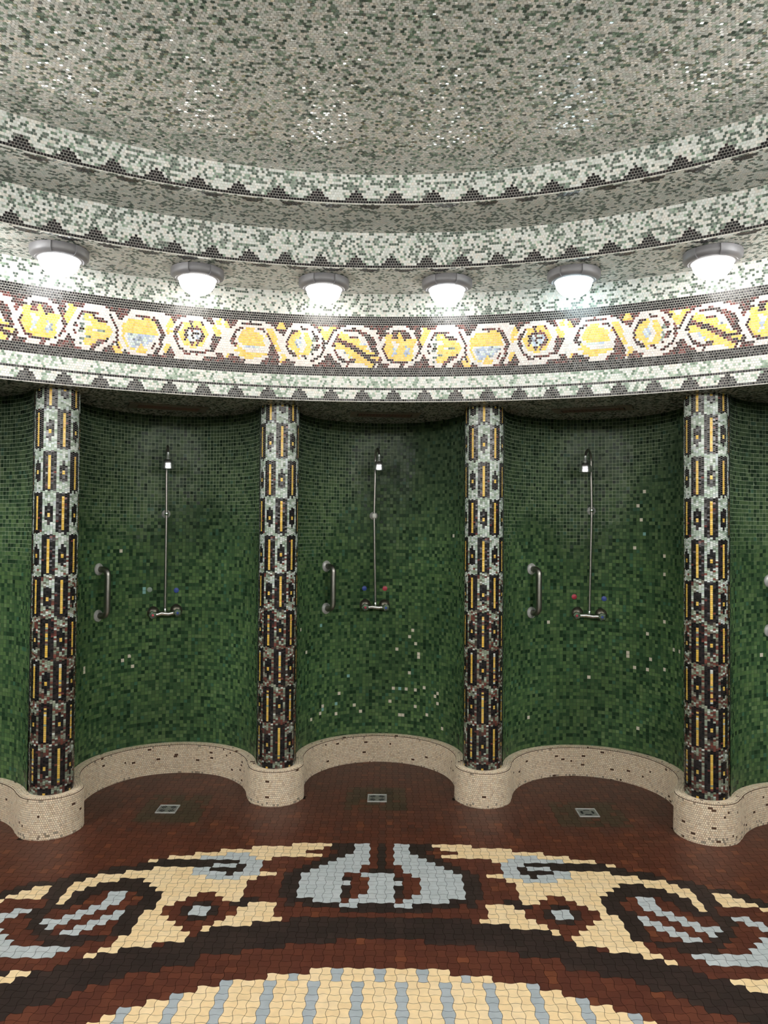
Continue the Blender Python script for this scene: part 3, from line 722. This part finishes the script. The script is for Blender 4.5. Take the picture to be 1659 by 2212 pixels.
def tube(bm, pts, r, seg=16, caps=True):
    pts = [Vector(p) for p in pts]; n = len(pts); rs = r if isinstance(r, (list, tuple)) else [r]*n
    prev = None; rings = []
    for k in range(n):
        t = (pts[min(k+1, n-1)]-pts[max(k-1, 0)]).normalized()
        if prev is None:
            a = Vector((0, 0, 1)) if abs(t.z) < .9 else Vector((1, 0, 0)); x = t.cross(a).normalized()
        else: x = (prev-t*prev.dot(t)).normalized()
        prev = x; y = t.cross(x)
        rings.append([bm.verts.new(pts[k]+(x*math.cos(2*PI*j/seg)+y*math.sin(2*PI*j/seg))*rs[k]) for j in range(seg)])
    for a, b in zip(rings[:-1], rings[1:]):
        for j in range(seg): bm.faces.new((a[j], a[(j+1) % seg], b[(j+1) % seg], b[j]))
    if caps: bm.faces.new(rings[0]); bm.faces.new(rings[-1])
    return bm
def box(bm, x0, x1, y0, y1, z0, z1, bev=0):
    r = bmesh.ops.create_cube(bm, size=1); vs = r['verts']
    bmesh.ops.transform(bm, matrix=Matrix.Translation(((x0+x1)/2, (y0+y1)/2, (z0+z1)/2)) @ Matrix.Diagonal((x1-x0, y1-y0, z1-z0, 1)), verts=vs)
    if bev:
        es = list({e for v in vs for e in v.link_edges}); bmesh.ops.bevel(bm, geom=es, offset=bev, segments=2, affect='EDGES')
    return bm
OUT = Matrix.Rotation(-PI/2, 4, 'X')     # lathe axis +Z -> +Y (out of the wall)

# ------------------------------------------------------------------ ceiling lamps
LAMPS = [(122, (.97, .985, 1)), (424, (1, .985, .94)), (700, (1, .985, .95)), (966, (.97, .99, 1)), (1241, (.74, .93, 1.0)), (1544, (1, .985, .96))]
LN = ['nearest the left edge', 'second from the left edge', 'left of the middle pair, above the left inner column', 'right of the middle pair, above the right inner column', 'with bluish light, second from the right edge', 'nearest the right edge']
def build_lamp(a, col, lab):
    loc = (RC[0]+LAMP_R*math.sin(a), RC[1]+LAMP_R*math.cos(a), Z2)
    t = empty('ceiling_lamp', loc, -a+PI)
    tag(t, 'round grey-rimmed ceiling lamp '+lab, 'lamp', 'round lamps along the ceiling ledge')
    bm = bmesh.new()
    lathe(bm, [(0, -.0005), (.118, -.0005), (.121, -.006), (.121, -.030), (.116, -.040), (.104, -.047), (.093, -.050), (.088, -.046), (.0, -.044)], 56)
    obj('housing', bm, M_HOUSING, t)
    # three raised clamp segments round the rim
    for k in range(3):
        bm = bmesh.new(); b0 = k*2*PI/3+math.radians(30); prof = [(.120, -.002), (.1275, -.004), (.1275, -.033), (.121, -.0435), (.106, -.050), (.1, -.046)]
        rows = []
        for s in range(13):
            q = b0+math.radians(-35+70*s/12)
            rows.append([bm.verts.new((r*math.cos(q), r*math.sin(q), z)) for r, z in prof])
        for A_, B_ in zip(rows[:-1], rows[1:]):
            for j in range(len(prof)): bm.faces.new((A_[j], B_[j], B_[(j+1) % len(prof)], A_[(j+1) % len(prof)]))
        bm.faces.new(rows[0]); bm.faces.new(rows[-1])
        obj('clamp', bm, M_HOUSING, t)
    bm = bmesh.new()
    prof = [(.0885, -.047)]+[(.0885*math.cos(x), -.049-.076*math.sin(x)) for x in np.linspace(.05, PI/2, 9)[:-1]]+[(0, -.125)]
    lathe(bm, prof, 28)
    m = node_mat('lamp_glass', (.9, .9, .9), rough=.3, emit=col, estr=LAMP_E)
    obj('lamp_shade', bm, m, t, label='glowing white glass dome')
for k, (px, col) in enumerate(LAMPS):
    build_lamp(LAMP_PHASE+(k-2.5)*LAMP_STEP, col, LN[k])

# ------------------------------------------------------------------ showers, grab bars, discs
def wall_frame(i, th, z, off=0):
    A, p = alc_pos(i); a = p+th
    return (A[0]+(RALC-off)*math.sin(a), A[1]+(RALC-off)*math.cos(a), z), -a+PI   # local +Y points out of the wall, +X to the viewer's left
BAY = ['left', 'middle', 'right']
def build_shower(i, th, zm, kd, kh, zb, zt, dxb, dxt, dxh, wb, headz, lab, flat_fl):
    (x, y, z), rz = wall_frame(i, th, zm)
    t = empty('wall_shower', (x, y, z), rz)
    tag(t, lab, 'shower', 'chrome wall showers in the bays')
    D = .058
    # mixer body
    bm = bmesh.new(); L, Rr = kd/2, kd/2
    zl, zr = kh/2, -kh/2
    tube(bm, [(L, D, zl), (L*.6, D, zl*.6), (.02, D, 0.003), (-.02, D, -.003), (-Rr*.6, D, zr*.6), (-Rr, D, zr)], [.0145, .0130, .0145, .0145, .0130, .0145], 18)
    tube(bm, [(0, D, 0), (0, D, .022), (0, D, .030)], [.010, .010, .008], 16)
    obj('mixer_body', bm, M_CHROME, t)
    for s, zz, lb in ((1, zl, 'hot'), (-1, zr, 'cold')):
        bm = bmesh.new(); lathe(bm, [(0, 0), (.037, 0), (.038, .004), (.030, .014), (.018, .022), (.0, .023)], 32, Matrix.Translation((s*L, 0.001, zz+.008)) @ OUT)
        e = obj('escutcheon', bm, M_BRONZE, t)
        bm = bmesh.new(); tube(bm, [(s*L, .015, zz+.006), (s*L, D, zz)], .011, 14)
        obj('inlet', bm, M_CHROME, t)
        bm = bmesh.new()
        # five-lobed handle pointing out of the wall
        prof = [(0, 0), (.016, 0), (.0215, .004), (.0225, .024), (.0185, .032), (.0, .033)]
        lathe(bm, prof, 30)
        for v in bm.verts:
            r = math.hypot(v.co.x, v.co.y)
            if r > .012:
                q = math.atan2(v.co.y, v.co.x); f = 1+.10*math.cos(5*q); v.co.x *= f; v.co.y *= f
        bmesh.ops.transform(bm, matrix=Matrix.Translation((s*(L+.001), D-.004, zz)) @ OUT, verts=bm.verts[:])
        h = obj('handle', bm, M_CHROME, t)
        bm = bmesh.new(); lathe(bm, [(0, 0), (.007, 0), (.007, .0015), (0, .002)], 18, Matrix.Translation((s*(L+.001), D+.0288, zz)) @ OUT)
        obj('cap', bm, M_RED if s > 0 else M_BLUE, h)
    # riser, swan neck
    zB = zb-zm; zT = zt-zm
    bm = bmesh.new(); pts = [(0, D, .028), (dxb*.5, D, zB*.5), (dxb, D, zB), (dxt, D+.002, zT-.12), (dxt, D+.004, zT-.04)]
    P = []
    for s_ in range(len(pts)-1):
        for q in range(6):
            P.append(tuple(np.array(pts[s_])*(1-q/6)+np.array(pts[s_+1])*(q/6)))
    # arch out and over
    R_ = .055
    base = np.array([dxt, D+.004, zT-.04])
    for q in np.linspace(0, 1, 14):
        a = q*PI*.93
        f = .5-.5*math.cos(a)
        P.append((base[0]+(dxh-dxt)*f, base[1]+R_*(1-math.cos(a)), base[2]+R_*1.25*math.sin(a)))
    end = P[-1]
    tube(bm, P, .0075, 14)
    obj('riser_pipe', bm, M_STEEL, t)
    # head: stepped collar and bell
    hz = end[2]
    bm = bmesh.new()
    lathe(bm, [(0, .014), (.0095, .014), (.0105, .006), (.0105, -.004), (.0125, -.006), (.0125, -.014), (.015, -.016), (.015, -.025)], 28)
    prof = [(.015, -.025), (.024, -.031), (.032, -.042), (.0355, -.055), (.036, -.070), (.0375, -.073), (.0375, -.080), (.034, -.082), (0, -.083)]
    lathe(bm, prof, 32)
    tl = Matrix.Rotation(math.radians(-12), 4, 'X')
    bmesh.ops.transform(bm, matrix=Matrix.Translation(end) @ tl, verts=bm.verts[:])
    hd = obj('shower_head', bm, M_HEAD, t)
    bm = bmesh.new(); lathe(bm, [(0, -.0825), (.029, -.0825), (.029, -.0845), (0, -.0845)], 24)
    bmesh.ops.transform(bm, matrix=Matrix.Translation(end) @ tl, verts=bm.verts[:])
    obj('spray_plate', bm, M_DARK, hd)
    # bracket
    bm = bmesh.new(); tube(bm, [(dxb, .004, zB), (dxb, D+.004, zB)], .006, 12)
    br = obj('pipe_bracket', bm, M_CHROME, t)
    bm = bmesh.new(); lathe(bm, [(0, 0), (.024, 0), (.026, .003), (.019, .009), (.008, .012), (0, .012)], 30, Matrix.Translation((dxb, .001, zB)) @ OUT)
    obj('wall_flange', bm, M_FLANGE, br)
    bm = bmesh.new()
    if wb: lathe(bm, [(0, -.015), (.011, -.015), (.015, -.011), (.0165, 0), (.015, .011), (.011, .015), (0, .015)], 24, Matrix.Translation((dxb, D, zB)))
    else: lathe(bm, [(0, -.010), (.0105, -.010), (.012, -.006), (.012, .006), (.0105, .010), (0, .010)], 20, Matrix.Translation((dxb, D, zB)))
    obj('pipe_clip', bm, M_WHITE if wb else M_CHROME, br, label='white plastic ball clip' if wb else None)
rad = RALC-.06
build_shower(0, .079, 1.083, .140, -.010, 1.682, 2.055, .000, .003, .000, False, 0, 'chrome wall shower in the left bay, handles tilted, above the left drain', False)
build_shower(1, -.082, 1.106, .128, 0.002, 1.685, 2.075, .012, .008, -.008, True, 0, 'chrome wall shower in the middle bay, with white ball clip on its pipe', False)
build_shower(2, -.172, 1.088, .145, 0.004, 1.722, 2.055, -.012, -.008, .030, False, 0, 'chrome wall shower in the right bay, its neck bending left', True)

def build_bar(i, th, z0, z1, lab, lean=0):
    (x, y, z), rz = wall_frame(i, th, z0)
    t = empty('grab_bar', (x, y, z), rz); tag(t, lab, 'grab bar', 'steel grab bars in the shower bays')
    H = z1-z0; D = .068; r = .0172; br = .034
    P = [(0, .004, 0), (0, .02, 0)]
    for q in np.linspace(0, PI/2, 8): P.append((0, D-br+br*math.sin(q), br-br*math.cos(q)))
    for q in np.linspace(0, PI/2, 8): P.append((0, D-br+br*math.cos(q), H-br+br*math.sin(q)))
    P += [(0, .02, H), (0, .004, H)]
    bm = bmesh.new(); tube(bm, P, r, 22); obj('bar', bm, M_STEEL, t)
    for zz in (0, H):
        bm = bmesh.new(); lathe(bm, [(0, 0), (.034, 0), (.035, .003), (.033, .007), (.027, .0075), (.023, .011), (.016, .012)], 36, Matrix.Translation((0, .001, zz)) @ OUT)
        obj('wall_flange', bm, M_FLANGE, t, label='round pale metal flange')
build_bar(0, -.806, 1.094, 1.358, 'vertical steel grab bar on the green wall of the left bay')
build_bar(1, -.787, 1.105, 1.367, 'vertical steel grab bar on the green wall of the middle bay')
build_bar(2, -.960, 1.107, 1.368, 'vertical steel grab bar on the green wall of the right bay')
build_bar(3, -1.02, 1.086, 1.345, 'vertical steel grab bar cut by the right edge of the photo')

def disc(i, th, z, mat, lab, name='wall_disc'):
    (x, y, zz), rz = wall_frame(i, th, z)
    bm = bmesh.new(); lathe(bm, [(0, 0), (.0155, 0), (.0155, .0035), (.014, .0045), (0, .0045)], 28, OUT)
    o = obj(name, bm, mat); o.location = (x, y, zz); o.rotation_euler.z = rz
    tag(o, lab, 'marker disc', 'coloured discs above the mixers')
disc(0, .217, 1.218, M_BLUE, 'small round blue disc on the wall of the left bay')
disc(0, -.108, 1.224, M_PALE, 'faint pale green disc on the wall of the left bay')
disc(1, -.223, 1.221, M_BLUE, 'small round blue disc on the wall of the middle bay')
disc(1, .051, 1.221, M_RED, 'small round red disc on the wall of the middle bay')
disc(2, -.357, 1.197, M_RED, 'small round red disc on the wall of the right bay')
disc(2, .010, 1.190, M_BLUE, 'small round blue disc on the wall of the right bay')

# ------------------------------------------------------------------ floor drains
def build_drain(cx, cy, kind, lab, rot=0):
    tilt_ = math.atan(.0269)
    t = empty('floor_drain', (cx, cy, floor_z(cy)+.001)); t.rotation_euler = (tilt_, 0, -DEL+rot)
    tag(t, lab, 'floor drain', 'square steel floor drains')
    S = .053
    bm = bmesh.new()
    for a in ((-S, S, -S, -S+.006), (-S, S, S-.006, S), (-S, -S+.006, -S+.006, S-.006), (S-.006, S, -S+.006, S-.006)):
        box(bm, a[0], a[1], a[2], a[3], 0, .0055, .0008)
    obj('frame', bm, M_FLANGE, t, False)
    bm = bmesh.new(); q = S-.0062; h = .0042
    # solid plate; dark-coloured pieces on top stand in for the shaded slots
    if kind == 'cross':
        box(bm, -q, q, -q, q, 0, h-.0012)
        g = obj('grate', bm, M_STEELG, t, False)
        bm = bmesh.new()
        for sx in (-1, 1):
            for sy in (-1, 1):
                for k in range(3):
                    o_ = (k-1)*.0105
                    bm = bmesh.new(); bmm = Matrix.Translation((sx*.024+o_*.7*sx, sy*.024-o_*.7*sy, h-.0008)) @ Matrix.Rotation(math.atan2(sy, sx), 4, 'Z')
                    L = .013-.003*abs(k-1)
                    r = bmesh.ops.create_cube(bm, size=1); bmesh.ops.transform(bm, matrix=bmm @ Matrix.Diagonal((2*L, .0045, .0016, 1)), verts=r['verts'])
                    obj('slot', bm, M_DARK, g, False)
    else:
        box(bm, -q, q, -q, q, 0, h-.0012)
        g = obj('grate', bm, M_STEELG, t, False)
        bm = bmesh.new(); lathe(bm, [(.024, h-.0015), (.036, h-.0015), (.036, h-.0004), (.024, h-.0004), (.024, h-.0015)], 40); obj('ring_slot', bm, M_DARK, g, False)
        bm = bmesh.new(); lathe(bm, [(0, h-.0014), (.023, h-.0014), (.023, h+.001), (0, h+.0012)], 40); obj('centre_plate', bm, M_STEELG, g)
        for a in (0, PI/2, PI, 3*PI/2):
            bm = bmesh.new()
            r = bmesh.ops.create_cube(bm, size=1); bmesh.ops.transform(bm, matrix=Matrix.Rotation(a+PI/4, 4, 'Z') @ Matrix.Translation((.030, 0, h-.0006)) @ Matrix.Diagonal((.014, .012, .002, 1)), verts=r['verts'])
            obj('bridge', bm, M_STEELG, g, False)
M_STEELG = node_mat('grate_steel', (.42, .42, .40), rough=.4, metal=.8, noise=.1, nscale=90)
build_drain(-.993, 4.128, 'cross', 'square steel floor drain with slots, in the left bay')
build_drain(.116, 4.270, 'cross', 'square steel floor drain with slots, in the middle bay')
build_drain(1.221, 4.056, 'ring', 'square steel floor drain with round slotted centre, in the right bay')

# ------------------------------------------------------------------ vents in the soffit above the bays
def build_vent(i, cx, cy, L, W, bars, lab, rz):
    t = empty('soffit_vent', (cx, cy, Z1-.0008), rz); tag(t, lab, 'vent', 'flat vents above the shower bays')
    bm = bmesh.new(); f = .028
    for a in ((-L/2, L/2, -W/2, -W/2+f), (-L/2, L/2, W/2-f, W/2), (-L/2, -L/2+f*1.5, -W/2+f, W/2-f), (L/2-f*1.5, L/2, -W/2+f, W/2-f)):
        box(bm, a[0], a[1], a[2], a[3], -.008, 0, .001)
    obj('vent_frame', bm, M_VENT, t, False)
    bm = bmesh.new(); box(bm, -L/2+f, L/2-f, -W/2+f, W/2-f, -.0035, 0)
    obj('backing', bm, M_DARK if bars > 14 else M_VENT, t, False)
    n = bars; x0 = -L/2+f*1.5+.006; dx = (L-3*f-.012)/n
    for k in range(n):
        bm = bmesh.new(); box(bm, x0+k*dx+.0015, x0+(k+1)*dx-.0015, -W/2+f+.004, W/2-f-.004, -.0075, -.003, .0008)
        obj('louvre', bm, M_VENTRED, t, False)
build_vent(0, -1.075, 4.36, .43, .17, 1, 'flat cream vent panel in the dark soffit above the left bay', -alc_pos(0)[1]+.0)
build_vent(1, .150, 4.535, .41, .17, 17, 'flat vent with reddish louvres in the dark soffit above the middle bay', 0.03)
build_vent(2, 1.30, 4.235, .43, .15, 15, 'flat vent with faint louvres in the dark soffit above the right bay', -alc_pos(2)[1])
